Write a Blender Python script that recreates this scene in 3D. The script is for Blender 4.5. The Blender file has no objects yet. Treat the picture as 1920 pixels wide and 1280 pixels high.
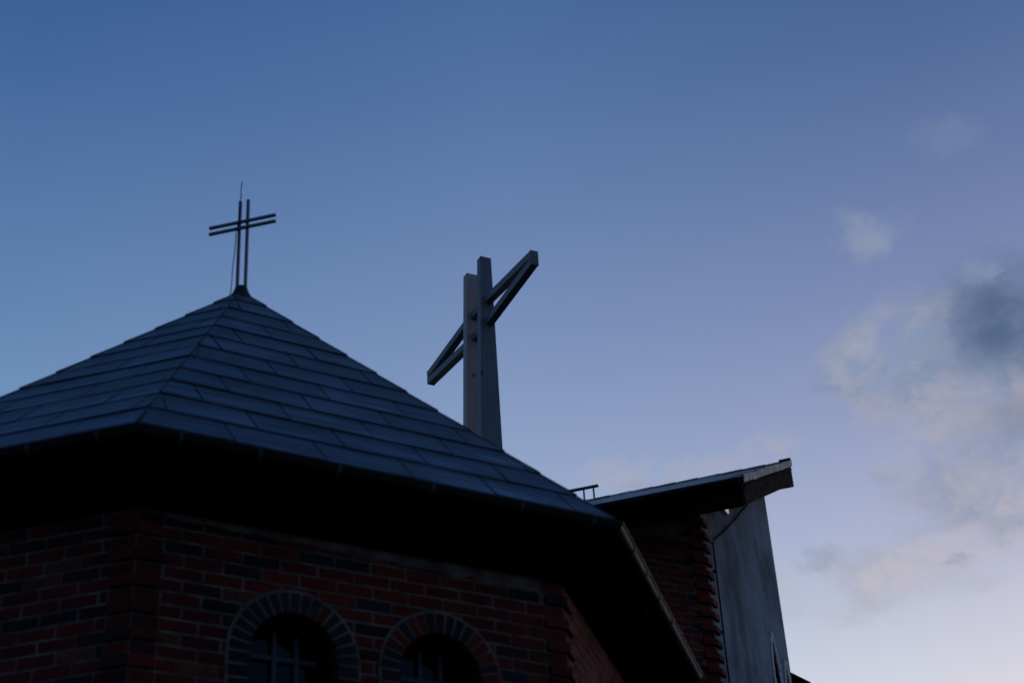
import bpy, math, random
from mathutils import Vector, Matrix
random.seed(7)
R_ = math.radians
sc = bpy.context.scene
C = sc.collection

def D(a):                                   # horizontal unit vector of a compass azimuth (0 = +Y, 90 = +X)
    return Vector((math.sin(R_(a)), math.cos(R_(a)), 0))
UP = Vector((0, 0, 1))

# ------------------------------------------------------------------ camera
TH, RO = 0.5542434673164317, -0.06333965351778831
F = Vector((0, math.cos(TH), math.sin(TH))); U = Vector((0, -math.sin(TH), math.cos(TH))); X = Vector((1, 0, 0))
CR = math.cos(RO) * X + math.sin(RO) * U
CU = -math.sin(RO) * X + math.cos(RO) * U
cam = bpy.data.cameras.new('camera'); camo = bpy.data.objects.new('camera', cam); C.objects.link(camo)
camo.matrix_world = Matrix(((CR.x, CU.x, -F.x, 0), (CR.y, CU.y, -F.y, 0), (CR.z, CU.z, -F.z, 1.6), (0, 0, 0, 1)))
cam.sensor_width = 36; cam.lens = 3139.58 * 36 / 1920
cam.clip_start = .1; cam.clip_end = 4000
cam.dof.use_dof = True; cam.dof.focus_distance = 45.0; cam.dof.aperture_fstop = 2.5
sc.camera = camo

# ------------------------------------------------------------------ exposure
sc.view_settings.view_transform = 'Standard'; sc.view_settings.look = 'None'
sc.view_settings.exposure = 0; sc.view_settings.gamma = 1; sc.view_settings.use_curve_mapping = False
sc.cycles.use_denoising = True
sc.cycles.max_bounces = 6

# ------------------------------------------------------------------ node helper
class N:
    def __init__(s, tree):
        s.t = tree; tree.nodes.clear()
    def n(s, typ, **k):
        nd = s.t.nodes.new(typ)
        for a, b in k.items():
            if a != 'i': setattr(nd, a, b)
        for a, b in k.get('i', {}).items():
            s.put(nd.inputs[a], b)
        return nd
    def put(s, sock, v):
        if isinstance(v, bpy.types.NodeSocket): s.t.links.new(v, sock)
        elif isinstance(v, bpy.types.Node): s.t.links.new(v.outputs[0], sock)
        else: sock.default_value = v
    def m(s, op, a, b=0.0, c=0.0, clamp=False):
        nd = s.t.nodes.new('ShaderNodeMath'); nd.operation = op; nd.use_clamp = clamp
        for k, v in enumerate((a, b, c)): s.put(nd.inputs[k], v)
        return nd.outputs[0]
    def mix(s, f, a, b):
        nd = s.t.nodes.new('ShaderNodeMix'); nd.data_type = 'RGBA'
        s.put(nd.inputs[0], f)
        for k, v in ((6, a), (7, b)):
            if isinstance(v, tuple) and len(v) == 3: v = (*v, 1)
            s.put(nd.inputs[k], v)
        return nd.outputs[2]
    def ramp(s, f, stops, interp='LINEAR'):
        nd = s.t.nodes.new('ShaderNodeValToRGB'); cr = nd.color_ramp; cr.interpolation = interp
        while len(cr.elements) < len(stops): cr.elements.new(.5)
        for e, (p, c) in zip(cr.elements, stops):
            e.position = p; e.color = (*c, 1) if len(c) == 3 else c
        s.put(nd.inputs[0], f)
        return nd.outputs[0]
    def smooth(s, v, lo, hi):
        nd = s.t.nodes.new('ShaderNodeMapRange'); nd.interpolation_type = 'SMOOTHSTEP'
        s.put(nd.inputs[0], v); nd.inputs[1].default_value = lo; nd.inputs[2].default_value = hi
        nd.inputs[3].default_value = 0; nd.inputs[4].default_value = 1
        return nd.outputs[0]
    def noise(s, vec, scale, detail=4, rough=.55, dist=0.0):
        nd = s.t.nodes.new('ShaderNodeTexNoise')
        s.put(nd.inputs['Vector'], vec); nd.inputs['Scale'].default_value = scale
        nd.inputs['Detail'].default_value = detail; nd.inputs['Roughness'].default_value = rough
        nd.inputs['Distortion'].default_value = dist
        return nd

# ------------------------------------------------------------------ world: dusk sky with drifting clouds
w = bpy.data.worlds.new('World'); sc.world = w; w.use_nodes = True
g = N(w.node_tree)
geo = g.n('ShaderNodeTexCoord')
sep = g.n('ShaderNodeSeparateXYZ', i={0: geo.outputs['Generated']})
sx, sy, sz = sep.outputs
el = g.m('MULTIPLY', g.m('ARCSINE', sz), 57.29578)              # elevation, degrees
az = g.m('MULTIPLY', g.m('ARCTAN2', sx, sy), 57.29578)          # azimuth, degrees
e01 = g.m('DIVIDE', g.m('MAXIMUM', el, 0.0), 90.0)
def sky(rows): return [(e / 90, c) for e, c in rows]
left = g.ramp(e01, sky([(0, (.50, .72, .84)), (10, (.46, .70, .80)), (18, (.345, .56, .70)), (24, (.235, .395, .585)), (28, (.178, .308, .514)),
    (32, (.1298, .2384, .4476)), (36, (.0923, .1855, .3886)), (40, (.0600, .139, .330)), (44, (.0395, .106, .280)), (60, (.026, .082, .225)), (90, (.024, .080, .215))]))
mid = g.ramp(e01, sky([(0, (.78, .80, .82)), (10, (.74, .79, .84)), (18, (.60, .70, .80)), (24, (.380, .475, .655)), (28, (.271, .360, .560)),
    (32, (.192, .2800, .4880)), (36, (.1335, .2190, .4240)), (40, (.0906, .1724, .3687)), (44, (.0602, .1365, .3205)), (60, (.030, .088, .235)), (90, (.024, .080, .215))]))
right = g.ramp(e01, sky([(0, (.92, .80, .74)), (10, (.84, .78, .80)), (18, (.715, .695, .765)), (24, (.416, .4345, .605)), (28, (.2865, .3265, .5111)),
    (32, (.1939, .2483, .4407)), (36, (.1289, .1911, .3807)), (40, (.080, .142, .318)), (44, (.056, .115, .272)), (60, (.030, .084, .225)), (90, (.024, .080, .215))]))
back = g.ramp(e01, sky([(0, (.085, .135, .235)), (12, (.070, .140, .280)), (30, (.052, .125, .290)), (55, (.032, .095, .245)), (90, (.024, .080, .215))]))
f1 = g.m('DIVIDE', g.m('ADD', az, 20.0), 20.0, clamp=True)
f2 = g.m('DIVIDE', az, 18.0, clamp=True)
base = g.mix(f2, g.mix(f1, left, mid), right)
absaz = g.m('ABSOLUTE', g.m('SUBTRACT', az, 12.0))
base = g.mix(g.smooth(absaz, 35, 100), base, back)
# clouds live in (azimuth, elevation); warp gives them ragged edges
cv = g.n('ShaderNodeCombineXYZ', i={0: g.m('MULTIPLY', az, .85), 1: el, 2: 0.0})
wn = g.noise(cv, .42, 6, .6)
wsep = g.n('ShaderNodeSeparateColor', i={0: wn.outputs['Color']})
wn2 = g.noise(cv, 1.3, 5, .6)
w2 = g.n('ShaderNodeSeparateColor', i={0: wn2.outputs['Color']})
wu = g.m('ADD', g.m('ADD', az, g.m('MULTIPLY', g.m('SUBTRACT', wsep.outputs[0], .5), 3.0)), g.m('MULTIPLY', g.m('SUBTRACT', w2.outputs[0], .5), 1.1))
wv = g.m('ADD', g.m('ADD', el, g.m('MULTIPLY', g.m('SUBTRACT', wsep.outputs[1], .5), 2.4)), g.m('MULTIPLY', g.m('SUBTRACT', w2.outputs[1], .5), .9))
den = g.noise(cv, .95, 7, .62).outputs[0]
den2 = g.noise(cv, .33, 5, .55).outputs[0]
def blob(a0, e0, ra, re, soft=.25):
    du = g.m('DIVIDE', g.m('SUBTRACT', wu, a0), ra); dv = g.m('DIVIDE', g.m('SUBTRACT', wv, e0), re)
    d = g.m('SQRT', g.m('ADD', g.m('MULTIPLY', du, du), g.m('MULTIPLY', dv, dv)))
    return g.m('SUBTRACT', 1.0, g.smooth(d, soft, 1.0))
def layer(base, blobs, col, amount, lo=.3, hi=.62, d=None):
    tot = None
    for b in blobs:
        x = g.m('MULTIPLY', blob(*b[:4], *(b[5:6])), b[4])
        tot = x if tot is None else g.m('MAXIMUM', tot, x)
    a = g.m('MULTIPLY', tot, g.m('MULTIPLY', g.smooth(d or den, lo, hi), amount))
    return g.mix(a, base, col)
# a connected bank of thin, torn cloud: one density field, shaded by comparing it with itself a little towards the light
def field(du, dv):
    q = g.n('ShaderNodeCombineXYZ', i={0: g.m('ADD', g.m('MULTIPLY', az, .62), du), 1: g.m('ADD', el, dv), 2: 5.2})
    return g.noise(q, .58, 9, .60, .35).outputs[0]
fd = field(0, 0); fl = field(.28, -.42)
lit = g.smooth(g.m('SUBTRACT', fd, fl), -.09, .13)
thick = g.smooth(fd, .38, .66)
upcol = g.mix(lit, g.mix(thick, (.260, .335, .455), (.190, .262, .385)), (.315, .345, .445))
midcol = g.mix(lit, g.mix(thick, (.29, .34, .45), (.225, .275, .39)), (.375, .37, .45))
bankcol = g.mix(g.smooth(el, 29.3, 27.6), upcol, midcol)
lowcol = g.mix(lit, (.40, .41, .49), (.51, .475, .525))
bankcol = g.mix(g.smooth(el, 25.5, 22.5), bankcol, lowcol)
base = layer(base, [(15.4, 29.3, 4.3, 2.7, 1.0, .55), (19.0, 27.6, 5.4, 3.9, 1.0, .5), (18.2, 24.6, 6.0, 2.5, .9, .4), (12.6, 22.4, 5.6, 1.6, .9, .4)], bankcol, .80, .30, .58, fd)
base = layer(base, [(14.9, 33.75, 1.8, 1.15, .9, .2), (18.5, 36.2, 2.0, 1.0, .22)], (.285, .34, .445), .74, .12, .60)
base = layer(base, [(13.8, 30.3, 1.3, .6, .7), (12.6, 29.4, .6, 1.2, .7), (3.5, 27.15, 1.3, .9, 1.0, .3), (6.3, 26.5, 4.4, .6, .7), (4.4, 27.0, 1.0, .6, .8, .2), (9.4, 26.95, 1.4, .75, .8, .3), (16.6, 27.2, 4.0, .8, .8), (14.0, 26.1, 1.3, .8, .6), (17.6, 25.1, 2.4, .9, .7)],
             (.42, .415, .49), .62, .25, .62)
base = layer(base, [(15.6, 24.15, 1.3, .7, .95), (17.6, 23.4, 1.9, .6, .8), (17.8, 26.2, 1.6, .6, .7), (15.6, 22.5, 1.0, .35, .7), (13.7, 25.9, 1.2, .6, .6), (10.6, 23.4, 1.3, .8, .8), (5.2, 26.5, 1.8, .45, .6)], (.27, .32, .43), .66, .32, .62)
base = layer(base, [(19.2, 30.0, 4.0, 2.7, 1.0, 0.0), (21.2, 29.4, 4.4, 3.0, 1.0, 0.0), (18.6, 26.9, 3.4, 1.3, .35, 0.0)], (.088, .138, .245), 1.0, .0, .50, fd)
base = layer(base, [(18.6, 31.6, 1.3, .6, .8, .2), (16.6, 30.2, .8, 1.2, .6, .2)], (.27, .34, .46), .6, .3, .6)
bg = g.n('ShaderNodeBackground', i={0: base, 1: 1.0})
g.n('ShaderNodeOutputWorld', i={0: bg.outputs[0]})

# ------------------------------------------------------------------ the last glow of the sun, low on the right
sun = bpy.data.lights.new('sun', 'SUN'); suno = bpy.data.objects.new('sun', sun); C.objects.link(suno)
sun.energy = .02; sun.color = (1, .70, .52); sun.angle = R_(25)
sd = D(62) * math.cos(R_(3)) + UP * math.sin(R_(3))
suno.rotation_euler = sd.to_track_quat('Z', 'Y').to_euler()

# ------------------------------------------------------------------ materials
def mat(name, col, rough=.7, spec=.5, build=None, metal=0.0):
    m = bpy.data.materials.new(name); m.use_nodes = True
    g = N(m.node_tree)
    b = g.n('ShaderNodeBsdfPrincipled'); out = g.n('ShaderNodeOutputMaterial', i={0: b.outputs[0]})
    b.inputs['Base Color'].default_value = (*col, 1); b.inputs['Roughness'].default_value = rough
    b.inputs['Metallic'].default_value = metal; b.inputs['Specular IOR Level'].default_value = spec
    if build: build(g, b)
    return m
def grime(scale, a, b_, bump=0.0, rough=None, stretch=(1, 1, 1), lo=.35, hi=.65, bscale=None):
    def f(g, b):
        tc = g.n('ShaderNodeTexCoord').outputs['Object']
        mp = g.n('ShaderNodeMapping', i={0: tc}); mp.inputs['Scale'].default_value = stretch
        n = g.noise(mp.outputs[0], scale, 6, .6)
        k = g.smooth(n.outputs[0], lo, hi)
        g.put(b.inputs['Base Color'], g.mix(k, a, b_))
        if rough:
            g.put(b.inputs['Roughness'], g.m('ADD', rough[0], g.m('MULTIPLY', n.outputs[0], rough[1])))
        if bump:
            n2 = g.noise(tc, bscale or scale * 6, 5, .6)
            bp = g.n('ShaderNodeBump', i={'Height': n2.outputs[0], 'Strength': bump, 'Distance': .01})
            g.put(b.inputs['Normal'], bp.outputs[0])
    return f
def tinted(bump, scale, var, rough=(.6, .3)):
    def f(g, b):
        tc = g.n('ShaderNodeTexCoord').outputs['Object']
        at = g.n('ShaderNodeAttribute', attribute_name='tint')
        n = g.noise(tc, scale, 6, .65)
        k = g.m('ADD', 1 - var / 2, g.m('MULTIPLY', g.smooth(n.outputs[0], .3, .7), var))
        mx = g.n('ShaderNodeVectorMath', operation='SCALE', i={0: at.outputs['Color']}); g.put(mx.inputs['Scale'], k)
        g.put(b.inputs['Base Color'], mx.outputs[0])
        g.put(b.inputs['Roughness'], g.m('ADD', rough[0], g.m('MULTIPLY', n.outputs[0], rough[1])))
        n2 = g.noise(tc, scale * 3, 5, .65)
        bp = g.n('ShaderNodeBump', i={'Height': n2.outputs[0], 'Strength': bump, 'Distance': .006})
        g.put(b.inputs['Normal'], bp.outputs[0])
    return f
M = {}
def brickwork(g, b):
    tc = g.n('ShaderNodeTexCoord').outputs['Object']
    at = g.n('ShaderNodeAttribute', attribute_name='tint')
    fine = g.noise(tc, 34, 6, .7); big = g.noise(tc, 1.6, 5, .6)
    k = g.m('MULTIPLY', g.m('ADD', .62, g.m('MULTIPLY', g.smooth(fine.outputs[0], .32, .68), .6)), g.m('ADD', .55, g.m('MULTIPLY', g.smooth(big.outputs[0], .33, .62), .6)))
    mx = g.n('ShaderNodeVectorMath', operation='SCALE', i={0: at.outputs['Color']}); g.put(mx.inputs['Scale'], k)
    smear = g.m('MULTIPLY', g.smooth(g.noise(tc, 13, 7, .7).outputs[0], .60, .78), .40)   # old mortar smeared over the faces
    g.put(b.inputs['Base Color'], g.mix(smear, mx.outputs[0], (.085, .06, .045)))
    bp = g.n('ShaderNodeBump', i={'Height': fine.outputs[0], 'Strength': .7, 'Distance': .008})
    g.put(b.inputs['Normal'], bp.outputs[0])
M['brick'] = mat('brick', (.2, .05, .04), .85, .2, brickwork)
M['mortar'] = mat('mortar', (.3, .29, .28), .9, .2, grime(5, (.085, .064, .047), (.20, .150, .114), .6, lo=.36, hi=.66))
def slates(g, b):
    uv = g.n('ShaderNodeTexCoord').outputs['UV']
    at = g.n('ShaderNodeAttribute', attribute_name='tint')
    mp = g.n('ShaderNodeMapping', i={0: uv}); mp.inputs['Scale'].default_value = (1.3, 11, 1)
    st = g.noise(mp.outputs[0], 1.0, 6, .62, .2)                     # streaks along the courses
    mp2 = g.n('ShaderNodeMapping', i={0: uv}); mp2.inputs['Scale'].default_value = (1.0, 1.7, 1)
    bl = g.noise(mp2.outputs[0], 1.4, 6, .65)                        # weather stains
    fi = g.noise(uv, 30, 5, .7)
    k = g.m('MULTIPLY', g.m('ADD', .35, g.m('MULTIPLY', g.smooth(st.outputs[0], .36, .66), 1.45)), g.m('ADD', .42, g.m('MULTIPLY', g.smooth(bl.outputs[0], .36, .62), .80)))
    mx = g.n('ShaderNodeVectorMath', operation='SCALE', i={0: at.outputs['Color']}); g.put(mx.inputs['Scale'], k)
    g.put(b.inputs['Base Color'], mx.outputs[0])
    g.put(b.inputs['Roughness'], g.m('ADD', .22, g.m('MULTIPLY', g.m('ADD', st.outputs[0], bl.outputs[0]), .26)))
    h = g.m('ADD', g.m('MULTIPLY', st.outputs[0], 1.0), g.m('MULTIPLY', fi.outputs[0], .35))
    bp = g.n('ShaderNodeBump', i={'Height': h, 'Strength': .8, 'Distance': .016})
    g.put(b.inputs['Normal'], bp.outputs[0])
M['slate'] = mat('slate', (.05, .06, .07), build=slates, spec=.5)
M['wood_and_shade'] = mat('wood_and_shade', (.012, .009, .008), .95, .0, grime(5, (.005, .004, .0035), (.011, .008, .007), .3, stretch=(1, 1, 6)))  # dark timber; also paints shade on the lancet jambs and eave frieze
M['gutter'] = mat('gutter_metal', (.07, .072, .075), .38, .22, grime(6, (.008, .008, .008), (.016, .0155, .015), .1, rough=(.38, .25)))
M['bracket'] = mat('bracket', (.06, .06, .057), .6, .4)
M['metal_dark'] = mat('metal_dark', (.05, .055, .07), .5, .5, grime(14, (.035, .038, .05), (.075, .08, .095), .15))
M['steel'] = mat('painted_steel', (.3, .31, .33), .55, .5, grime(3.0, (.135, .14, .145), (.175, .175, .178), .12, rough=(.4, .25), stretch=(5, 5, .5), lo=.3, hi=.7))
M['steel_warm'] = mat('warm_steel', (.3, .25, .22), .6, .4, grime(3.0, (.44, .33, .28), (.52, .40, .34), .12, rough=(.45, .25), stretch=(5, 5, .5), lo=.3, hi=.7))  # lighter, warmer base colour than the other post
M['rust'] = mat('rust_spot', (.03, .02, .015), .9, .2)
M['plaster'] = None
def plaster(g, b):
    tc = g.n('ShaderNodeTexCoord').outputs['Object']
    mp = g.n('ShaderNodeMapping', i={0: tc}); mp.inputs['Scale'].default_value = (1.5, 1.5, .5)
    streak = g.noise(mp.outputs[0], 1.6, 7, .62, .3)
    blotch = g.noise(tc, 1.1, 5, .6)
    grain = g.noise(tc, 26, 6, .7)
    k = g.smooth(g.m('ADD', g.m('MULTIPLY', streak.outputs[0], .5), g.m('MULTIPLY', blotch.outputs[0], .5)), .31, .64)
    c1 = g.mix(k, (.055, .074, .092), (.25, .345, .43))
    c2 = g.mix(g.smooth(grain.outputs[0], .35, .7), c1, (.095, .125, .148))
    g.put(b.inputs['Base Color'], g.mix(.45, c1, c2))
    bp = g.n('ShaderNodeBump', i={'Height': grain.outputs[0], 'Strength': .5, 'Distance': .01})
    g.put(b.inputs['Normal'], bp.outputs[0])
M['plaster'] = mat('plaster', (.25, .26, .28), .9, .2, plaster)
M['stone_trim'] = mat('stone_trim', (.5, .49, .45), .85, .3, grime(12, (.58, .58, .52), (.80, .78, .70), .4))
M['frame'] = mat('window_paint', (.2, .2, .2), .5, .4, grime(20, (.045, .045, .046), (.07, .07, .069), .1))
M['glass'] = mat('window_glass', (.003, .003, .004), .03, .2)
M['tile'] = mat('roof_tile', (.06, .06, .07), build=tinted(.35, 9, 1.1, (.2, .3)), spec=.6)
M['verge'] = mat('verge_board', (.09, .08, .07), .95, .02, grime(7, (.010, .0075, .0065), (.066, .052, .044), .5, stretch=(1, 1, 3), lo=.4, hi=.7))
M['flash'] = mat('flashing', (.2, .21, .23), .45, .5, grime(5, (.012, .010, .009), (.40, .39, .40), .2, rough=(.35, .35), lo=.52, hi=.60))
M['cap'] = mat('roof_cap', (.012, .014, .02), .6, .25)
M['hip'] = mat('hip_strip', (.055, .072, .09), .95, .05)
M['pane_dark'] = mat('dark_pane', (.004, .004, .005), .5, .08)
M['cross_metal'] = mat('cross_metal', (.12, .13, .15), .45, .5, grime(14, (.085, .09, .105), (.15, .155, .17), .1))
M['cable'] = mat('cable', (.008, .008, .009), .9, .05)
M['lamp_body'] = mat('lamp_body', (.62, .60, .55), .5, .4)
def lens(g, b):
    b.inputs['Emission Color'].default_value = (1, .83, .62, 1); b.inputs['Emission Strength'].default_value = .34
M['lamp_lens'] = mat('lamp_lens', (.7, .66, .6), .3, .5, lens)
M['ground'] = mat('ground', (.04, .042, .035), .95, .2, grime(.6, (.03, .033, .024), (.055, .052, .045), .6, bscale=30))

# ------------------------------------------------------------------ mesh builder
class MB:
    def __init__(s): s.v = []; s.f = []; s.c = []; s.mi = []; s.uv = {}
    def add(s, vs, fs, col=(1, 1, 1), mi=0):
        o = len(s.v); s.v += [tuple(v) for v in vs]
        for f in fs: s.f.append([o + k for k in f]); s.c.append(col); s.mi.append(mi)
    def quad(s, a, b, c, d, col=(1, 1, 1), mi=0, uv=None):
        if uv: s.uv[len(s.f)] = uv
        s.add([a, b, c, d], [(0, 1, 2, 3)], col, mi)
    def poly(s, vs, col=(1, 1, 1), mi=0): s.add(vs, [tuple(range(len(vs)))], col, mi)
    def prism(s, a, b, col=(1, 1, 1), mi=0, close=True):          # two matching outlines joined into a solid
        n = len(a)
        fs = [(k, (k + 1) % n, n + (k + 1) % n, n + k) for k in range(n)]
        if close: fs += [tuple(range(n))[::-1], tuple(range(n, 2 * n))]
        s.add(list(a) + list(b), fs, col, mi)
    def box(s, c, ax, ay, az_, hx, hy, hz, col=(1, 1, 1), mi=0):
        c = Vector(c)
        q = [(-1, -1), (1, -1), (1, 1), (-1, 1)]
        s.prism([c + ax * (hx * i) + ay * (hy * j) - az_ * hz for i, j in q], [c + ax * (hx * i) + ay * (hy * j) + az_ * hz for i, j in q], col, mi)
    def tube(s, pts, r, n=8, col=(1, 1, 1), mi=0):
        pts = [Vector(p) for p in pts]; rs = r if isinstance(r, (list, tuple)) else [r] * len(pts)
        rings = []
        for k, p in enumerate(pts):
            d = (pts[min(k + 1, len(pts) - 1)] - pts[max(k - 1, 0)]).normalized()
            a = d.cross(UP if abs(d.z) < .9 else Vector((1, 0, 0))).normalized(); b = d.cross(a)
            rings.append([p + (a * math.cos(2 * math.pi * j / n) + b * math.sin(2 * math.pi * j / n)) * rs[k] for j in range(n)])
        vs = [v for q in rings for v in q]; fs = []
        for k in range(len(rings) - 1):
            for j in range(n): fs.append((k * n + j, k * n + (j + 1) % n, (k + 1) * n + (j + 1) % n, (k + 1) * n + j))
        fs += [tuple(range(n))[::-1], tuple(range((len(rings) - 1) * n, len(rings) * n))]
        s.add(vs, fs, col, mi)
    def build(s, name, mats, parent=None, origin=None, smooth=False, bevel=0.0):
        if not isinstance(mats, (list, tuple)): mats = [mats]
        me = bpy.data.meshes.new(name)
        o = Vector(origin) if origin is not None else (parent.location.copy() if parent else Vector((0, 0, 0)))
        me.from_pydata([tuple(Vector(v) - o) for v in s.v], [], s.f)
        for m in mats: me.materials.append(m)
        me.polygons.foreach_set('material_index', s.mi)
        at = me.attributes.new('tint', 'FLOAT_COLOR', 'FACE')
        at.data.foreach_set('color', [x for c in s.c for x in (*c, 1.0)])
        if s.uv:
            ul = me.uv_layers.new(name='UVMap')
            for fi, q in s.uv.items():
                for li, c_ in zip(me.polygons[fi].loop_indices, q): ul.data[li].uv = c_
        if smooth: me.polygons.foreach_set('use_smooth', [True] * len(s.f))
        me.validate(); me.update()
        import bmesh
        bm = bmesh.new(); bm.from_mesh(me); bmesh.ops.recalc_face_normals(bm, faces=bm.faces); bm.to_mesh(me); bm.free()
        ob = bpy.data.objects.new(name, me); C.objects.link(ob)
        if parent:
            w_ = world_loc(parent)
            ob.parent = parent; ob.location = o - w_
        else: ob.location = o
        if bevel:
            b = ob.modifiers.new('bevel', 'BEVEL'); b.width = bevel; b.segments = 1; b.limit_method = 'ANGLE'
        return ob
def world_loc(o):
    p = Vector((0, 0, 0))
    while o: p += o.location; o = o.parent
    return p
def tag(o, label, cat=None, group=None, kind=None):
    if label: o['label'] = label
    if cat: o['category'] = cat
    if group: o['group'] = group
    if kind: o['kind'] = kind
    return o
def thing(name, loc, label, cat, group=None):
    o = bpy.data.objects.new(name, None); C.objects.link(o); o.location = loc; o.empty_display_size = .3
    return tag(o, label, cat, group)
def part(mb, name, mats, root, **k):                              # mesh stays in world numbers, parented to its thing
    p = root
    wl = world_loc(p)
    ob = mb.build(name, mats, None, origin=wl, **k)
    ob.parent = p; ob.location = (0, 0, 0)
    return ob

# ------------------------------------------------------------------ ground
gm = MB(); gm.quad((-900, -900, 0), (900, -900, 0), (900, 900, 0), (-900, 900, 0))
tag(gm.build('ground', M['ground']), None, kind='structure')

# ------------------------------------------------------------------ octagonal brick chapel
PSI = 90 - 58.65460464
T_ = D(58.65460464); N_ = D(58.65460464 - 90)                       # along the front eave, and inward from it
A0 = Vector((-2.2183, 8.4743, 0)); L = 3.3737; RI = 2.8727; Q = 1.626; QC = 2.178
EZ = 6.451
def tn(u, n, z=0.0): return A0 + T_ * u + N_ * n + UP * z
OCT = [(0, 0), (L, 0), (L + QC, QC), (L + QC, 2 * RI - QC), (L, 2 * RI), (0, 2 * RI), (-Q, 2 * RI - Q), (-Q, Q)]
CEN = tn(L / 2, RI)
def inset(d):
    pts = [Vector((a, b)) for a, b in OCT]; n = len(pts); out = []
    for k in range(n):
        p, q, r = pts[k - 1], pts[k], pts[(k + 1) % n]
        e1 = (q - p).normalized(); e2 = (r - q).normalized()
        n1 = Vector((-e1.y, e1.x)); n2 = Vector((-e2.y, e2.x))
        m = n1 + n2
        v = q + m * (d / m.dot(n1))
        out.append((v.x, v.y))
    return out
def ring(mb, prof, closed=True, col=(1, 1, 1)):                     # loft a profile of (inset, z) round the octagon
    loops = [[tn(u, n_, z) for u, n_ in inset(d)] for d, z in prof]
    k = len(loops)
    for j in range(k if closed else k - 1):
        a, b = loops[j], loops[(j + 1) % k]
        for i in range(8): mb.quad(a[i], a[(i + 1) % 8], b[(i + 1) % 8], b[i], col)

chapel = thing('brick_chapel', (CEN.x, CEN.y, 0), 'octagonal dark red brick chapel with a steep slate pyramid roof and two round-arched windows', 'chapel')

BH = .0833; BL = .25; JT = .0165
WALLTOP = 6.16
def brick_col():
    r = random.random()
    if r < .03: c = (.015, .016, .018)
    elif r < .075: c = (.026, .012, .009)
    elif r < .15: c = (.06, .0085, .007)
    elif r < .20: c = (.14, .040, .018)
    else:
        k = random.uniform(.7, 1.2); c = (.138 * k, .0135 * k, .0088 * k)
    return c
def brick_box(mb, p, t, nout, u0, u1, z0, z1, out=0.0, depth=.05, col=None):
    if u1 - u0 < .012: return
    out += random.uniform(-.0025, .0025)
    c = p + t * ((u0 + u1) / 2) + UP * ((z0 + z1) / 2) + nout * (out - depth / 2)
    mb.box(c, t, nout, UP, (u1 - u0) / 2, depth / 2, (z1 - z0) / 2, col or brick_col())
def brick_panel(mb, p, t, nout, u0, u1, z0, z1, holes=()):
    nc = int((z1 - z0) / BH)
    for k in range(nc):
        za = z1 - (k + 1) * BH + JT / 2; zb = z1 - k * BH - JT / 2; zm = (za + zb) / 2
        spans = [(u0, u1)]
        for (cu, spring, rad, bot) in holes:
            if zb < bot: continue
            if zb <= spring: hw = rad - .03
            elif zb - .01 < spring + rad - .03: hw = math.sqrt(max(0, (rad - .03) ** 2 - (zb - .01 - spring) ** 2))
            else: continue
            ns = []
            for a, b in spans:
                if b <= cu - hw or a >= cu + hw: ns.append((a, b))
                else:
                    if a < cu - hw: ns.append((a, cu - hw))
                    if b > cu + hw: ns.append((cu + hw, b))
            spans = ns
        off = (.125 if k % 2 else 0.0) + random.uniform(-.012, .012)
        x = u0 - BL + off
        while x < u1:
            for a, b in spans:
                s0, s1 = max(a, x + JT / 2), min(b, x + BL - JT / 2)
                brick_box(mb, p, t, nout, s0, s1, za + random.uniform(-.002, .002), zb + random.uniform(-.002, .002))
            x += BL
        # an occasional header pair
WP = [tn(u, n_) for u, n_ in inset(.49)]
wall = MB()
REC = .0045
WIN = [(1.02, 5.36, .435, 4.0), (2.02, 5.38, .435, 4.0)]            # centre, springing, outer radius, foot
RIN = .288
for k in range(8):
    a, b = WP[k], WP[(k + 1) % 8]
    t = (b - a).normalized(); no = Vector((t.y, -t.x, 0)); ln = (b - a).length
    holes = WIN if k == 0 else ()
    # mortar bed behind the bricks, with the window openings left out
    def bp(u, z): return a + t * u - no * REC + UP * z
    us = [0, ln]
    for cu, sp, r, bot in holes:
        us += [cu - RIN + RIN * 2 * j / 24 for j in range(25)]
    us = sorted(us)
    for u_a, u_b in zip(us, us[1:]):
        um = (u_a + u_b) / 2; h = None
        for cu, sp, r, bot in holes:
            if abs(um - cu) < RIN: h = (cu, sp, bot)
        if h is None: wall.quad(bp(u_a, 0), bp(u_b, 0), bp(u_b, 6.34), bp(u_a, 6.34), mi=1)
        else:
            cu, sp, bot = h
            zz = lambda u: sp + math.sqrt(max(0, RIN * RIN - (u - cu) ** 2))
            wall.quad(bp(u_a, zz(u_a)), bp(u_b, zz(u_b)), bp(u_b, 6.34), bp(u_a, 6.34), mi=1)
            wall.quad(bp(u_a, 0), bp(u_b, 0), bp(u_b, bot), bp(u_a, bot), mi=1)
    brick_panel(wall, a, t, no, .168, ln - .168, 0.0, WALLTOP, [(cu, sp, r, bot) for cu, sp, r, bot in holes])
part(wall, 'wall', [M['brick'], M['mortar']], chapel)
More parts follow.
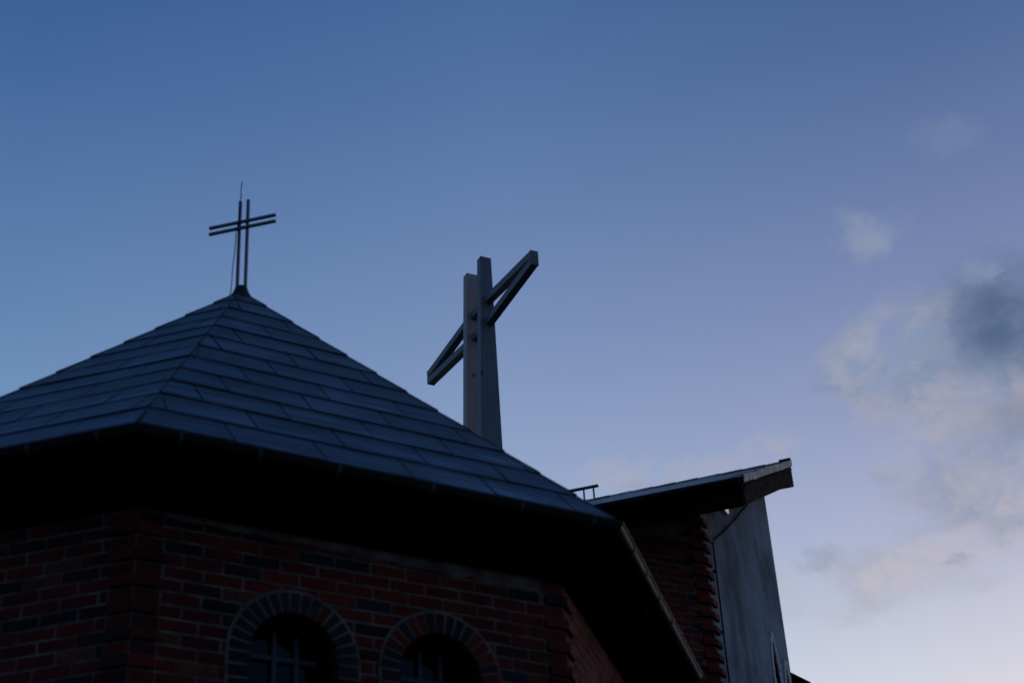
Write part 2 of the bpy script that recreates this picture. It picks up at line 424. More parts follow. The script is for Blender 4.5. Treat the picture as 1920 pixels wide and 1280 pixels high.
# corner bricks: every second course stands proud of the wall
qn = MB()
for k in range(8):
    q = WP[k]; p, r = WP[k - 1], WP[(k + 1) % 8]
    e1 = (q - p).normalized(); e2 = (r - q).normalized()
    n1 = Vector((e1.y, -e1.x, 0)); n2 = Vector((e2.y, -e2.x, 0)); mt = (n1 + n2); mt = mt / mt.dot(n1)
    nc = int(WALLTOP / BH)
    for c in range(nc):
        zb = WALLTOP - c * BH - JT / 2; za = WALLTOP - (c + 1) * BH + JT / 2
        o = .026 if c % 2 else -.002
        wd = .155 if c % 2 else .162
        jj = .004
        for e, nn, sg in ((e1, n1, -1), (e2, n2, 1)):
            c0 = q + mt * o + e * (sg * jj); c1 = q + nn * o + e * (sg * (wd + random.uniform(-.006, .006)))
            b0 = q - mt * .06 + e * (sg * jj); b1 = c1 - nn * (o + .06)
            foot = [c0, c1, b1, b0]
            qn.prism([v + UP * za for v in foot], [v + UP * zb for v in foot], brick_col())
part(qn, 'corner_bricks', M['brick'], chapel)
# smeared mortar under the eave, ragged at its lower edge
mbm = MB()
for k in range(1):
    a, b = WP[k], WP[(k + 1) % 8]
    t = (b - a).normalized(); no = Vector((t.y, -t.x, 0)); ln = (b - a).length
    ns = 60; z0 = None; x = 0
    for j in range(ns):
        u0, u1 = .18 + (ln - .36) * j / ns, .18 + (ln - .36) * (j + 1) / ns
        f = j / ns
        hgt = .022 + .066 * f + .012 * math.sin(j * .9) * random.random() + random.uniform(-.007, .007)
        if z0 is None: z0 = WALLTOP - hgt
        z1 = WALLTOP - max(.012, hgt)
        o0, o1 = .012, .002
        mbm.prism([a + t * u0 + no * o1 + UP * z0, a + t * u1 + no * o1 + UP * z1, a + t * u1 + no * o0 + UP * (WALLTOP + .01), a + t * u0 + no * o0 + UP * (WALLTOP + .01)],
                  [a + t * u0 - no * .004 + UP * z0, a + t * u1 - no * .004 + UP * z1, a + t * u1 - no * .004 + UP * (WALLTOP + .01), a + t * u0 - no * .004 + UP * (WALLTOP + .01)])
        z0 = z1
part(mbm, 'mortar_band', M['mortar'], chapel)
# near-black frieze standing in for shadow on the wall top; timber soffit and fascia
tb = MB()
ring(tb, [(.485, WALLTOP + .012), (.42, WALLTOP + .012), (.42, 6.26), (.36, 6.26), (.36, 6.342), (.485, 6.342)])
part(tb, 'shadow_frieze', M['wood_and_shade'], chapel)
sf = MB()
ring(sf, [(.52, 6.345), (.14, 6.345), (.14, 6.30), (.112, 6.30), (.112, 6.47), (.52, 6.47)])
part(sf, 'soffit', M['wood_and_shade'], chapel)
# half-round gutter
gt = MB()
gr = .047
prof = [(.108 - 0.0, EZ + .004)]
prof = []
for j in range(0, 13):
    an = math.pi * j / 12
    prof.append((gr - gr * math.cos(an), EZ - 1.15 * gr * math.sin(an)))
inner = [(d + (.004 if d < gr else -.004), z + .005) for d, z in reversed(prof)]
lip = [(-.008, EZ + .002), (-.009, EZ - .010), (-.001, EZ - .014)]
ring(gt, lip + prof[1:] + inner)
gutter = part(gt, 'gutter', M['gutter'], chapel)
# gutter brackets and sleeve joints, on the three eaves in view
G_ = [tn(u, n_) for u, n_ in OCT]
for k, spots in ((0, (.28, .78, 1.3, 1.95, 2.6, 3.15)), (1, (.42, .85, 1.32, 1.8)), (7, (.5, 1.05, 1.6, 2.05))):
    a, b = G_[k], G_[(k + 1) % 8]; t = (b - a).normalized(); ni = Vector((-t.y, t.x, 0))
    for u in spots:
        bk = MB(); pr = []
        for j in range(0, 11):
            an = math.pi * j / 10
            pr.append(a + t * u + ni * (gr - (gr + .005) * math.cos(an)) + UP * (EZ - 1.15 * (gr + .005) * math.sin(an)))
        for p, q in zip(pr, pr[1:]):
            d = (q - p); nn = d.cross(t).normalized()
            bk.prism([p - t * .013, p + t * .013, p + t * .013 + nn * .004, p - t * .013 + nn * .004], [q - t * .013, q + t * .013, q + t * .013 + nn * .004, q - t * .013 + nn * .004])
        part(bk, 'gutter_bracket', M['bracket'], gutter)
# slate roof: lapped rows of slate sheets on each of the eight slopes
rf = MB()
RB = [tn(u, n_, EZ + .035) for u, n_ in inset(.055)]
APX = Vector((CEN.x, CEN.y, 9.57))
NR = 12
def slate_col():
    k = random.uniform(.75, 1.3) * (1.0 if random.random() < .93 else .6); b = random.uniform(.95, 1.15)
    return (.050 * k, .074 * k, .102 * k * b)
def lapped(mb, P0, P1, A1, A2, nr, period, lift, colf, shift=.45, gap=.006, jit=.004, graded=False):
    """rows of overlapping sheets on the slope P0-P1 (eave) to A1-A2 (top)"""
    nrm = (P1 - P0).cross(A1 - P0).normalized()
    if nrm.z < 0: nrm = -nrm
    ed = (P1 - P0).normalized(); full = (P1 - P0).length; sl_ = nrm.cross(ed).normalized(); uo = random.uniform(0, 50)
    for r in range(nr):
        s0, s1 = r / nr, (r + 1.12) / nr
        s1 = min(s1, 1.0)
        l0, r0 = P0.lerp(A1, s0), P1.lerp(A2, s0); l1, r1 = P0.lerp(A1, s1), P1.lerp(A2, s1)
        ul0, ur0 = (l0 - P0).dot(ed), (r0 - P0).dot(ed); ul1, ur1 = (l1 - P0).dot(ed), (r1 - P0).dot(ed)
        x = -period + (r * shift * period) % period + random.uniform(-.07, .07) * period
        rowj = random.uniform(-jit, jit)
        while x < full + period:
            a0, b0 = max(x, ul0), min(x + period - gap, ur0)
            a1, b1 = max(x, ul1), min(x + period - gap, ur1)
            if b0 - a0 > .015:
                if b1 < a1: a1 = b1 = min(max((a0 + b0) / 2, ul1), ur1)
                pl = lambda u, l_, ul: l_ + ed * (u - ul)
                h = lift + rowj + random.uniform(-jit, jit) * .6; h2 = .002
                tw = random.uniform(-jit, jit) * .7
                t0 = [pl(a0, l0, ul0) + nrm * (h + tw), pl(b0, l0, ul0) + nrm * (h - tw), pl(b1, l1, ul1) + nrm * h2, pl(a1, l1, ul1) + nrm * h2]
                bt = [v - nrm * .009 for v in t0]; bt[2] = t0[2] - nrm * .006; bt[3] = t0[3] - nrm * .006
                cc = colf()
                mb.prism(bt, t0, tuple(x * .25 for x in cc))
                if graded:
                    bands = [(0, .34, 1.0), (.34, .58, .88), (.58, .74, .68), (.74, .86, .48), (.86, 1.0, .30)]  # each sheet darkens in steps towards its upper edge
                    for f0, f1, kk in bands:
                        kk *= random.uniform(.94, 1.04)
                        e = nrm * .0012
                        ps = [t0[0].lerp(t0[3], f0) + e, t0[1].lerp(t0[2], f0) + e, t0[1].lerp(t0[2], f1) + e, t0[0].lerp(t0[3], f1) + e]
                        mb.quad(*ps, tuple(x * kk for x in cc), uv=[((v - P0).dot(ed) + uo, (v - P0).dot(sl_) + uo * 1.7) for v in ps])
            x += period
for k in range(8):
    P0, P1 = RB[k], RB[(k + 1) % 8]
    rf.poly([P0 - UP * .004, P1 - UP * .004, APX - UP * .004], (.02, .02, .025))
    lapped(rf, P0, P1, APX, APX, NR, .60, .010, slate_col, gap=.013, jit=.003, graded=True)
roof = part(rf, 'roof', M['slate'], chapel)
hp = MB()
for k in range(8):
    n = 12
    for j in range(n):
        s0, s1 = j / n, (j + .98) / n
        p, q = RB[k].lerp(APX, s0) + UP * .016, RB[k].lerp(APX, s1) + UP * .006
        hp.tube([p, q], [.008, .006], 6)
part(hp, 'hip_flashing', M['hip'], roof)
cp = MB()
cr = [(.135, 9.40), (.112, 9.46), (.094, 9.51), (.070, 9.555), (.056, 9.595), (.052, 9.612), (.0, 9.618)]
ns = 12
for (r0, z0), (r1, z1) in zip(cr, cr[1:]):
    for j in range(ns):
        c0, c1 = 2 * math.pi * j / ns, 2 * math.pi * (j + 1) / ns
        pt = lambda r, z, c: Vector((CEN.x + r * math.cos(c), CEN.y + r * math.sin(c), z))
        if r1 > 0: cp.quad(pt(r0, z0, c0), pt(r0, z0, c1), pt(r1, z1, c1), pt(r1, z1, c0))
        else: cp.poly([pt(r0, z0, c0), pt(r0, z0, c1), pt(0, z1, 0)])
part(cp, 'roof_cap', M['cap'], roof, smooth=True)
# windows of the front wall
a, b = WP[0], WP[1]; t = (b - a).normalized(); no = Vector((t.y, -t.x, 0))
for wi, (cu, sp, ro, bot) in enumerate(WIN):
    def wp(u, z, d): return a + t * (cu + u) + UP * z - no * d      # d = depth behind the wall face
    sr = MB()
    nv = 17
    for j in range(nv):                                             # voussoirs
        an0 = math.pi * j / nv + .022; an1 = math.pi * (j + 1) / nv - .022
        cc = (.024, .020, .020) if random.random() < .66 else brick_col()
        o_ = ro - .016; ff = random.uniform(-.010, -.006)
        fr = [wp(r * math.cos(an), sp + r * math.sin(an), ff) for r, an in ((RIN, an0), (o_, an0), (o_, an1), (RIN, an1))]
        bk = [wp(r * math.cos(an), sp + r * math.sin(an), .10) for r, an in ((RIN, an0), (o_, an0), (o_, an1), (RIN, an1))]
        sr.prism(fr, bk, cc)
    for j in range(24):                                             # mortar line over the arch and between its bricks
        an0, an1 = math.pi * j / 24, math.pi * (j + 1) / 24
        sr.prism([wp(r * math.cos(an), sp + r * math.sin(an), -.0045) for r, an in ((RIN + .004, an0), (ro + .004, an0), (ro + .004, an1), (RIN + .004, an1))],
                 [wp(r * math.cos(an), sp + r * math.sin(an), .06) for r, an in ((RIN + .004, an0), (ro + .004, an0), (ro + .004, an1), (RIN + .004, an1))], mi=2)
    for sg in (-1, 1):
        u0, u1 = sg * (RIN + .004), sg * (ro + .004)
        sr.prism([wp(u0, bot, -.0045), wp(u1, bot, -.0045), wp(u1, sp, -.0045), wp(u0, sp, -.0045)], [wp(u0, bot, .06), wp(u1, bot, .06), wp(u1, sp, .06), wp(u0, sp, .06)], mi=2)
    nj = int((sp - bot) / BH)
    for j in range(nj):
        zb, za = sp - j * BH - JT / 2, sp - (j + 1) * BH + JT / 2
        for sg in (-1, 1):
            cc = (.024, .020, .020) if random.random() < .5 else brick_col()
            ff = random.uniform(-.010, -.006)
            u0, u1 = sg * RIN, sg * (ro - .016)
            sr.prism([wp(u0, za, ff), wp(u1, za, ff), wp(u1, zb, ff), wp(u0, zb, ff)], [wp(u0, za, .10), wp(u1, za, .10), wp(u1, zb, .10), wp(u0, zb, .10)], cc)
    # reveal behind the bricks: mortared barrel
    na = 24
    out = [(-RIN - .002, bot)] + [((RIN + .002) * math.cos(math.pi - math.pi * j / na), sp + (RIN + .002) * math.sin(math.pi - math.pi * j / na)) for j in range(na + 1)] + [(RIN + .002, bot)]
    for (u0, z0), (u1, z1) in zip(out, out[1:]):
        sr.quad(wp(u0, z0, .008), wp(u1, z1, .008), wp(u1, z1, .30), wp(u0, z0, .30), (.03, .028, .03), 1)
    sr.box(wp(0, bot - .03, .1), t, no, UP, RIN + .08, .18, .03, (.12, .03, .03))
    win = part(sr, 'window', [M['brick'], M['wood_and_shade'], M['mortar']], chapel)
    fm = MB()
    RO_, RI_ = RIN, RIN - .045
    path_o = [(RO_ * math.cos(math.pi * j / na), sp + RO_ * math.sin(math.pi * j / na)) for j in range(na + 1)] + [(-RO_, bot)]
    path_i = [(RI_ * math.cos(math.pi * j / na), sp + RI_ * math.sin(math.pi * j / na)) for j in range(na + 1)] + [(-RI_, bot)]
    path_o = [(RO_, bot)] + path_o; path_i = [(RI_, bot)] + path_i
    for (o0, o1, i0, i1) in zip(path_o, path_o[1:], path_i, path_i[1:]):
        fm.prism([wp(*o0, .195), wp(*o1, .195), wp(*i1, .195), wp(*i0, .195)], [wp(*o0, .25), wp(*o1, .25), wp(*i1, .25), wp(*i0, .25)])
    part(fm, 'window_frame', M['wood_and_shade'], win)
    fm = MB()
    mx = .0735
    for sg in (-1, 1):
        zt = sp + math.sqrt(RI_ ** 2 - mx ** 2) + .004
        fm.box(wp(sg * mx + .024, (bot + zt) / 2, .222), t, no, UP, .014, .026, (zt - bot) / 2)
    ztr = sp + .065 - wi * .03
    fm.box(wp(0, ztr, .223), t, no, UP, RI_ + .004, .022, .015)
    part(fm, 'glazing_bars', M['frame'], win)
    xs = [-RI_, -mx + .024, mx + .024, RI_]
    for j in range(3):
        for lower in (0, 1):
            pn = MB(); u0, u1 = xs[j] + .010, xs[j + 1] - .010
            dd = .232
            if lower:
                pn.prism([wp(u0, bot, dd), wp(u1, bot, dd), wp(u1, ztr - .012, dd), wp(u0, ztr - .012, dd)], [wp(u0, bot, dd + .006), wp(u1, bot, dd + .006), wp(u1, ztr - .012, dd + .006), wp(u0, ztr - .012, dd + .006)])
            else:
                top = [(u0 + (u1 - u0) * i / 8) for i in range(9)]
                cur = [(u, max(ztr + .03, sp + math.sqrt(max(0, (RI_ + .005) ** 2 - u * u)))) for u in top]
                ol = [(u0, ztr + .012), (u1, ztr + .012)] + cur[::-1]
                pn.prism([wp(u, z, dd) for u, z in ol], [wp(u, z, dd + .006) for u, z in ol])
            part(pn, 'pane', M['glass'], win)

# ------------------------------------------------------------------ small double-bar cross and its lightning wire, on the chapel roof
da = D(103); CA = Vector((CEN.x, CEN.y, 0))
dn = D(13)
small = thing('roof_cross', (CEN.x, CEN.y, 9.60), 'small thin metal cross of paired bars on top of the slate pyramid roof', 'cross')
for sg in (-1, 1):
    m_ = MB(); m_.box(CA + da * (sg * .037) + UP * (9.57 + .48), da, dn, UP, .0125, .0125, .485)
    part(m_, 'upright', M['cross_metal'], small, bevel=.002)
for z in (10.289, 10.224):
    m_ = MB(); m_.box(CA + dn * -.026 + UP * z, da, dn, UP, .31, .0125, .0125)
    part(m_, 'crossbar', M['cross_metal'], small, bevel=.002)
wr = MB()
wr.tube([CA + da * x - dn * .042 + UP * z for x, z in ((-.095, 9.47), (-.074, 9.58), (-.070, 9.66), (-.069, 9.76), (-.064, 9.86), (-.055, 9.95), (-.050, 10.05), (-.048, 10.18), (-.034, 10.26), (-.024, 10.33), (-.020, 10.42), (-.022, 10.50), (-.014, 10.56), (-.017, 10.64), (-.010, 10.716))], .0042, 6)
tag(wr.build('lightning_wire', M['cable'], None, origin=CA + UP * 9.47), 'thin bent wire rising beside the small cross on the pyramid roof', 'wire')

# ------------------------------------------------------------------ church nave: diagonal brick wall, plaster gable wall, tiled roof with deep verge
EV, NV = D(106.6), D(16.6)
W = Vector((2.0575, 17.7894, 0)); AZW = 24.304; DW = D(AZW); NW = D(AZW + 90)
E_ = Vector((2.416, 16.600, 0)); EZT, EZB = 9.931, 9.587
RUN = 4.894; TZ = 12.473
PIT = math.atan2(TZ - EZT, RUN); TP = math.tan(PIT)
nave = thing('church_nave', (0, 21, 0), 'tall church nave with plaster gable wall, toothed brick corner and tiled overhanging roof', 'church')
def under(p): return EZB + (p - E_).dot(NV) * TP                     # height of the roof's underside above a plan point
def ep(m, n, z): return E_ - EV * m + NV * n + UP * z               # m along the eave from the near corner, n up the slope
# roof slab (both slopes)
rb = MB(); LEN = 9.0
t_ = .10
sec = [(0, EZT - .02), (RUN, TZ - .02), (RUN, TZ - t_ - .02), (0, EZT - t_ - .02)]
rb.prism([ep(.03, n, z) for n, z in sec], [ep(LEN, n, z) for n, z in sec], (.02, .02, .022), 1)
def tile_col():
    r = random.random()
    if r < .22: k = random.uniform(1.8, 3.6); return (.16 * k, .155 * k, .17 * k)
    k = random.uniform(.5, 1.2); return (.16 * k, .15 * k, .165 * k)
lapped(rb, ep(LEN, -.04, EZT - .04 * TP), ep(-.02, -.04, EZT - .04 * TP), ep(LEN, RUN, TZ), ep(-.02, RUN, TZ), 15, .30, .003, tile_col, .5, .008, .001)
nroof = part(rb, 'roof', [M['tile'], M['wood_and_shade']], nave)
rc = MB()
k = 0; x = .0
while x < LEN - .1:                                                  # ridge tiles
    rc.tube([ep(x, RUN, TZ - .016), ep(x + .335, RUN, TZ - .020)], [.050, .046], 8, tile_col()); x += .33
part(rc, 'ridge_tiles', M['tile'], nroof)
# eave fascia and soffit boards
fs = MB()
fs.prism([ep(.0, 0, EZB), ep(.0, .03, EZB), ep(.0, .03, EZT - .03), ep(.0, 0, EZT - .03)], [ep(LEN, 0, EZB), ep(LEN, .03, EZB), ep(LEN, .03, EZT - .03), ep(LEN, 0, EZT - .03)])
part(fs, 'fascia_board', M['wood_and_shade'], nroof)
sb = MB()
nb = 26
for j in range(nb):
    n0, n1 = .03 + (RUN - .03) * j / nb, .03 + (RUN - .03) * (j + 1) / nb - .006
    z0, z1 = EZB + n0 * TP, EZB + n1 * TP
    sb.prism([ep(.034, n0, z0 + .012), ep(.034, n1, z1 + .012), ep(.034, n1, z1 + .032), ep(.034, n0, z0 + .032)], [ep(LEN, n0, z0 + .012), ep(LEN, n1, z1 + .012), ep(LEN, n1, z1 + .032), ep(LEN, n0, z0 + .032)])
part(sb, 'soffit_boards', M['wood_and_shade'], nroof)
# verge: board on the gable edge in two lengths, with a moulding and metal capping above
vb = MB()
def vprof(n, z0, z1, m0, m1): return [ep(m0, n, z0), ep(m1, n, z0), ep(m1, n, z1), ep(m0, n, z1)]
def vrun(mb, na, nb_, lo, hi, m0, m1, col=(1, 1, 1), lo2=None):
    lo2 = lo if lo2 is None else lo2
    mb.prism(vprof(na, EZT + na * TP + lo, EZT + na * TP + hi, m0, m1), vprof(nb_, EZT + nb_ * TP + lo2, EZT + nb_ * TP + hi, m0, m1), col)
vrun(vb, -.012, 4.18, -.345, -.028, -.032, 0.0)
vrun(vb, 4.19, RUN - .07, -.37, -.030, -.034, 0.0, lo2=-.395)
for j in range(12):
    vrun(vb, .02 + j * .40, .385 + j * .40, -.135, -.105, -.045 + random.uniform(-.003, .003), -.0345)
part(vb, 'verge_board', M['verge'], nroof)
hf = MB()
hf.prism([ep(.0, RUN - .03, TZ - .40), ep(.0, RUN, TZ - .40), ep(.0, RUN, TZ - .03), ep(.0, RUN - .03, TZ - .03)], [ep(LEN, RUN - .03, TZ - .40), ep(LEN, RUN, TZ - .40), ep(LEN, RUN, TZ - .03), ep(LEN, RUN - .03, TZ - .03)])
part(hf, 'fascia_board', M['wood_and_shade'], nroof)
vc = MB()
for j in range(13):
    c = random.uniform(.6, 1.4)
    n0, n1 = -.03 + j * .382, -.03 + (j + 1) * .382 - .006
    if j == 12: n1 = RUN - .02
    hh = random.uniform(-.006, .008)
    vrun(vc, n0, n1, -.075 + hh, .024 + hh, -.050, -.040, (c, c, c))
    vrun(vc, n0, n1, .014 + hh, .024 + hh, -.040, .09, (c, c, c))
part(vc, 'verge_capping', M['flash'], nroof)
ecap = MB(); ecap.tube([ep(-.045, RUN - .05, TZ - .010), ep(.12, RUN - .05, TZ - .014)], .046, 10); 
part(ecap, 'ridge_end_tile', M['verge'], nroof)
ng = MB()
gp = [(-.11 + .055 - .055 * math.cos(math.pi * j / 10), EZT - .045 - .06 * math.sin(math.pi * j / 10)) for j in range(11)]
gp2 = [(n + (.004 if n < -.055 else -.004), z + .005) for n, z in reversed(gp)]
ng.prism([ep(.0, n, z) for n, z in gp + gp2], [ep(LEN, n, z) for n, z in gp + gp2])
ng.prism([ep(-.004, n, z) for n, z in gp], [ep(0, n, z) for n, z in gp])
part(ng, 'gutter', M['gutter'], nroof)
# plaster gable wall with two lancet openings
pw = MB(); WL = 2.97
LAN = [(2.325, 9.380, .112), (2.760, 9.150, .105)]                    # centre along the wall, apex of the opening, half width
def lanz(cu, apex, hw, u):                                          # pointed arch, tall
    x = min(1.0, abs(u - cu) / hw)
    return apex - .62 * (1 - (1 - x) ** .62) if x < 1 else apex - .62
def wq(u, z, d=0.0): return W + DW * u + UP * z - NW * d
us = [j * WL / 30 for j in range(31)]
for cu, ap, hw in LAN: us += [cu - hw + 2 * hw * j / 16 for j in range(17)]
us = sorted(set(round(x, 5) for x in us))
for u0, u1 in zip(us, us[1:]):
    if u1 - u0 < 1e-4: continue
    um = (u0 + u1) / 2
    t0, t1 = under(W + DW * u0) + .06, under(W + DW * u1) + .06
    h = next((q for q in LAN if abs(um - q[0]) < q[2]), None)
    if h is None: pw.quad(wq(u0, 0), wq(u1, 0), wq(u1, t1), wq(u0, t0))
    else:
        z0, z1 = lanz(*h, u0), lanz(*h, u1)
        pw.quad(wq(u0, z0), wq(u1, z1), wq(u1, t1), wq(u0, t0)); pw.quad(wq(u0, 0), wq(u1, 0), wq(u1, 6.2), wq(u0, 6.2))
PE = W + DW * WL; P3 = PE + D(286.6) * 8.0; P4 = P3 + D(196.6) * 3.6
def vwall(p, q):
    d = lambda v: under(v) + .06
    n = 12
    for j in range(n):
        a_, b_ = p.lerp(q, j / n), p.lerp(q, (j + 1) / n)
        pw.quad(a_, b_, b_ + UP * d(b_), a_ + UP * d(a_))
vwall(PE, P3); vwall(P3, P4)
part(pw, 'plaster_wall', M['plaster'], nave)
for cu, ap, hw in LAN:
    tr = MB()
    # stone trim: one row of little blocks round the opening
    pts = [(cu - hw, ap - .62 - 2.4 + k * .075) for k in range(33)]
    pts += [(u, lanz(cu, ap, hw, u)) for u in [cu - hw + hw * k / 8 for k in range(1, 9)]]
    pts += [(2 * cu - u, z) for u, z in pts[::-1][1:]]
    for i in range(len(pts) - 1):
        (u0, z0), (u1, z1) = pts[i], pts[i + 1]
        d = Vector((u1 - u0, z1 - z0)); ln = d.length
        if ln < 1e-4: continue
        nx, nz = -d.y / ln, d.x / ln
        g0 = .04 if ln > .05 else 0
        a0 = Vector((u0, z0)) + d * g0; a1 = Vector((u1, z1)) - d * g0
        wdt = .056; o = .014 + random.uniform(-.004, .004)
        q = [(a0.x, a0.y), (a1.x, a1.y), (a1.x + nx * wdt, a1.y + nz * wdt), (a0.x + nx * wdt, a0.y + nz * wdt)]
        c = random.uniform(.8, 1.1)
        tr.prism([wq(u, z, -o) for u, z in q], [wq(u, z, .02) for u, z in q], (c, c, c))
    for i in range(len(pts) - 1):
        (u0, z0), (u1, z1) = pts[i], pts[i + 1]
        tr.quad(wq(u0, z0, .004), wq(u1, z1, .004), wq(u1, z1, .36), wq(u0, z0, .36), mi=1)  # near-black jambs: the slit's shade is put into their colour
    lw = part(tr, 'lancet_window', [M['stone_trim'], M['wood_and_shade']], nave)
    pn = MB()
    ol = [(cu - hw, 6.2)] + [(cu - hw + 2 * hw * k / 16, lanz(cu, ap, hw, cu - hw + 2 * hw * k / 16)) for k in range(17)] + [(cu + hw, 6.2)]
    pn.prism([wq(u, z, .35) for u, z in ol], [wq(u, z, .36) for u, z in ol])
    part(pn, 'pane', M['pane_dark'], lw)
# brick walls: the diagonal bay and the front behind the chapel
bw = MB()
D1 = D(241.6); N1 = D(151.6); LB = 1.05
Bend = W + D1 * LB; Bfar = Bend + D(286.6) * 7.0
for p, t2, n2, ln in ((Bend, -D1, N1, LB), (Bfar, -D(286.6), D(196.6), 7.0)):
    zt = under(p) + .05
    q = p + t2 * ln
    bw.quad(p - n2 * REC, q - n2 * REC, q - n2 * REC + UP * (under(q) + .05), p - n2 * REC + UP * (under(p) + .05), mi=1)
    brick_panel(bw, p, t2, n2, 0 if ln < 2 else .02, ln - (.17 if ln < 2 else .02), 5.2 if ln > 2 else 3.0, min(under(p), under(q)) - .03)
part(bw, 'brick_wall', [M['brick'], M['mortar']], nave)
qn = MB()
e1 = -D1; e2 = DW; n1 = N1; n2 = NW
# the wall bends at W: e1 arrives along the brick, e2 leaves along the plaster; outward normals N1 and the plaster's viewer side
n2 = Vector((e2.y, -e2.x, 0)); n1 = Vector((e1.y, -e1.x, 0))
if n1.dot(N1) < 0: n1 = -n1
if n2.dot(-(W + DW)) < 0: n2 = -n2
mt = (n1 + n2); mt = mt / mt.dot(n1)
ztop = under(W) - .02
nc = int((ztop - 2.0) / BH)
for c in range(nc):
    zb = ztop - c * BH - JT / 2; za = zb - BH + JT
    o = .042 if c % 2 else .002
    wl, wr_ = (.175, .150) if c % 2 else (.16, .055)
    for e, nn, sg, wd in ((e1, n1, -1, wl), (e2, n2, 1, wr_)):
        c0 = W + mt * o + e * (sg * .003); c1 = W + nn * o + e * (sg * (wd + random.uniform(-.008, .008)))
        b0 = W - mt * .06 + e * (sg * .003); b1 = c1 - nn * (o + .06)
        qn.prism([v + UP * za for v in (c0, c1, b1, b0)], [v + UP * zb for v in (c0, c1, b1, b0)], brick_col())
part(qn, 'corner_bricks', M['brick'], nave)

# lightning cable down the plaster wall, the small floodlight under the eave, the ridge rail
cb = MB()
cz = [(1.95, 11.0), (1.66, 10.80), (1.49, 10.665), (1.2, 10.46), (.92, 10.26), (.72, 10.12), (.50, 9.98), (.36, 9.89), (.292, 9.815), (.285, 9.70), (.275, 9.2), (.262, 8.75), (.25, 8.40), (.245, 8.05), (.24, 6.0), (.24, .05)]
cb.tube([wq(u, z, -.03) for u, z in cz], .011, 6)
cb.tube([wq(.17, 9.80, -.028), wq(.29, 9.80, -.028)], .010, 6)
for z in (9.45, 8.7, 7.9): cb.box(wq(.268, z, -.015), DW, NW, UP, .02, .015, .012)
tag(cb.build('lightning_cable', M['cable'], None, origin=wq(.24, 0)), 'thin dark cable running down the grey plaster wall beside the toothed brick corner', 'cable')
lp = thing('floodlight', wq(.60, 10.36, -.10), 'tiny pale floodlight under the eave at the top of the plaster wall', 'lamp')
lo = wq(.60, 10.36, -.12)
lb = MB(); lb.box(lo, DW, NW, UP, .075, .035, .055); part(lb, 'lamp_body', M['lamp_body'], lp, bevel=.01)
ll = MB(); ll.box(lo + NW * .038, DW, NW, UP, .062, .004, .044); part(ll, 'lamp_lens', M['lamp_lens'], lp)
la = MB(); la.tube([lo - NW * .03, lo - NW * .1 + UP * .02, lo - NW * .125 + UP * .02], .012, 6); part(la, 'bracket', M['metal_dark'], lp)

T0 = E_ + NV * RUN
def rp(m, z): return T0 - EV * m + UP * z
rail = thing('ridge_rail', rp(3.0, TZ), 'low metal safety rail on posts along the far tiled roof ridge', 'rail')
rr = MB(); rr.box(rp(3.35, 12.695), EV, NV, UP, .55, .022, .018); part(rr, 'top_rail', M['metal_dark'], rail, bevel=.004)
for m in (2.875, 3.025, 3.45, 3.75):
    pm = MB(); pm.box(rp(m, TZ + .105), EV, NV, UP, .011, .012, .105); part(pm, 'post', M['metal_dark'], rail)

# ------------------------------------------------------------------ big steel cross standing on the nave ridge
ca, cw = D(151.6), D(61.6)
K0 = Vector((-.550, 22.592, 0)) + ca * .125
big = thing('steel_cross', (K0.x, K0.y, TZ - .1), 'big grey steel cross with twin tapered posts and splayed arms behind the chapel roof', 'cross')
ZC = 15.93; ZT = 16.965; HB = 12.30
for s_ in (-.26, .26):
    pm = MB(); hd = .068
    def sect(z):
        f = (ZT - z) / (ZT - 14.0)
        lo, hi = -.095 - .130 * f, .095 + .012 * f
        return [K0 + ca * (s_ - hd) + cw * lo + UP * z, K0 + ca * (s_ - hd) + cw * hi + UP * z, K0 + ca * (s_ + hd) + cw * hi + UP * z, K0 + ca * (s_ + hd) + cw * lo + UP * z]
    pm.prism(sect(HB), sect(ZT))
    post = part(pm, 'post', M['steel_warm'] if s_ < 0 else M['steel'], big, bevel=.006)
    f = (ZT - 14.75) / (ZT - 14.0)
    rs = MB(); rs.box(K0 + ca * (s_ + hd + .002) + cw * (-.06 if s_ < 0 else -.18) + UP * (15.02 if s_ < 0 else 14.75), cw, ca, UP, .014, .003, .020 if s_ < 0 else .035)
    part(rs, 'rust_spot', M['rust'], post)
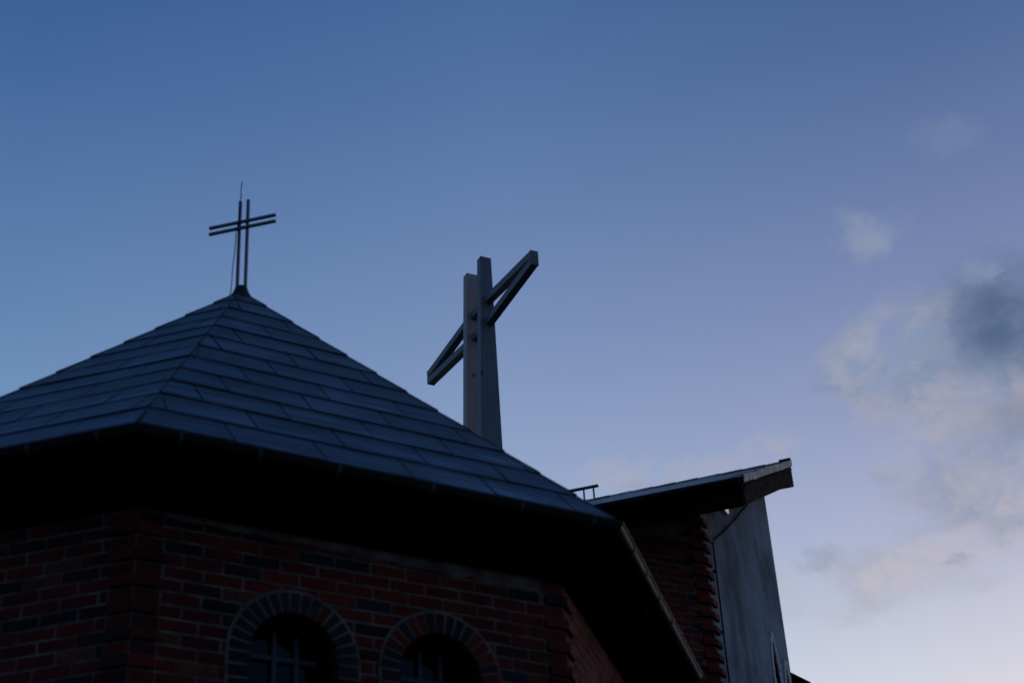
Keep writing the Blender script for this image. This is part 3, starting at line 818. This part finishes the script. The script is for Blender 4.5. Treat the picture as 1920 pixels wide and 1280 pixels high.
def beam(s0, z0, s1, z1, hw=.062, hh=.062):
    m_ = MB()
    a_, b_ = K0 + ca * s0 + UP * z0, K0 + ca * s1 + UP * z1
    q = lambda p: [p - cw * hw - UP * hh, p + cw * hw - UP * hh, p + cw * hw + UP * hh, p - cw * hw + UP * hh]
    m_.prism(q(a_), q(b_))
    return m_
for sg in (-1, 1):
    for up in (-1, 1):
        part(beam(sg * .328, ZC + up * .205, sg * 1.90, ZC + up * .0635), 'arm', M['steel'], big, bevel=.004)
    ec = MB(); ec.box(K0 + ca * (sg * 1.907) + UP * ZC, cw, ca, UP, .067, .006, .13); part(ec, 'end_plate', M['steel'], big, bevel=.003)
for up in (-1, 1):
    part(beam(-.19, ZC + up * .205, .19, ZC + up * .205), 'spacer', M['steel'], big, bevel=.004)

# ------------------------------------------------------------------ low side building past the gable
an = thing('side_annex', (6, 23.5, 0), 'low side building with a dark lean-to roof beyond the plaster wall', 'building')
S0 = Vector((3.30, 20.93, 9.247)); sl = -math.tan(R_(39.5))
def sp_(m, n, dz=0.0): return S0 + EV * m + NV * n + UP * (m * sl + dz)
ar = MB()
ar.prism([sp_(-.05, 0), sp_(4.5, 0), sp_(4.5, 0, -.12), sp_(-.05, 0, -.12)], [sp_(-.05, 5), sp_(4.5, 5), sp_(4.5, 5, -.12), sp_(-.05, 5, -.12)], (.03, .03, .034))
lapped(ar, sp_(4.5, -.03, .005), sp_(4.5, 5, .005), sp_(-.05, -.03, .005), sp_(-.05, 5, .005), 14, .3, .02, tile_col, .5)
part(ar, 'roof', M['tile'], an)
av = MB(); av.prism([sp_(-.05, -.045, -.20), sp_(4.5, -.045, -.20), sp_(4.5, -.045, .01), sp_(-.05, -.045, .01)], [sp_(-.05, -.03, -.20), sp_(4.5, -.03, -.20), sp_(4.5, -.03, .01), sp_(-.05, -.03, .01)])
part(av, 'verge_board', M['wood_and_shade'], an)
aw = MB()
q = [sp_(.05, .5), sp_(4.2, .5), sp_(4.2, 4.8), sp_(.05, 4.8)]
for i in range(4):
    a_, b_ = q[i], q[(i + 1) % 4]
    aw.quad(Vector((a_.x, a_.y, 0)), Vector((b_.x, b_.y, 0)), b_ - UP * .125, a_ - UP * .125)
part(aw, 'wall', M['plaster'], an)
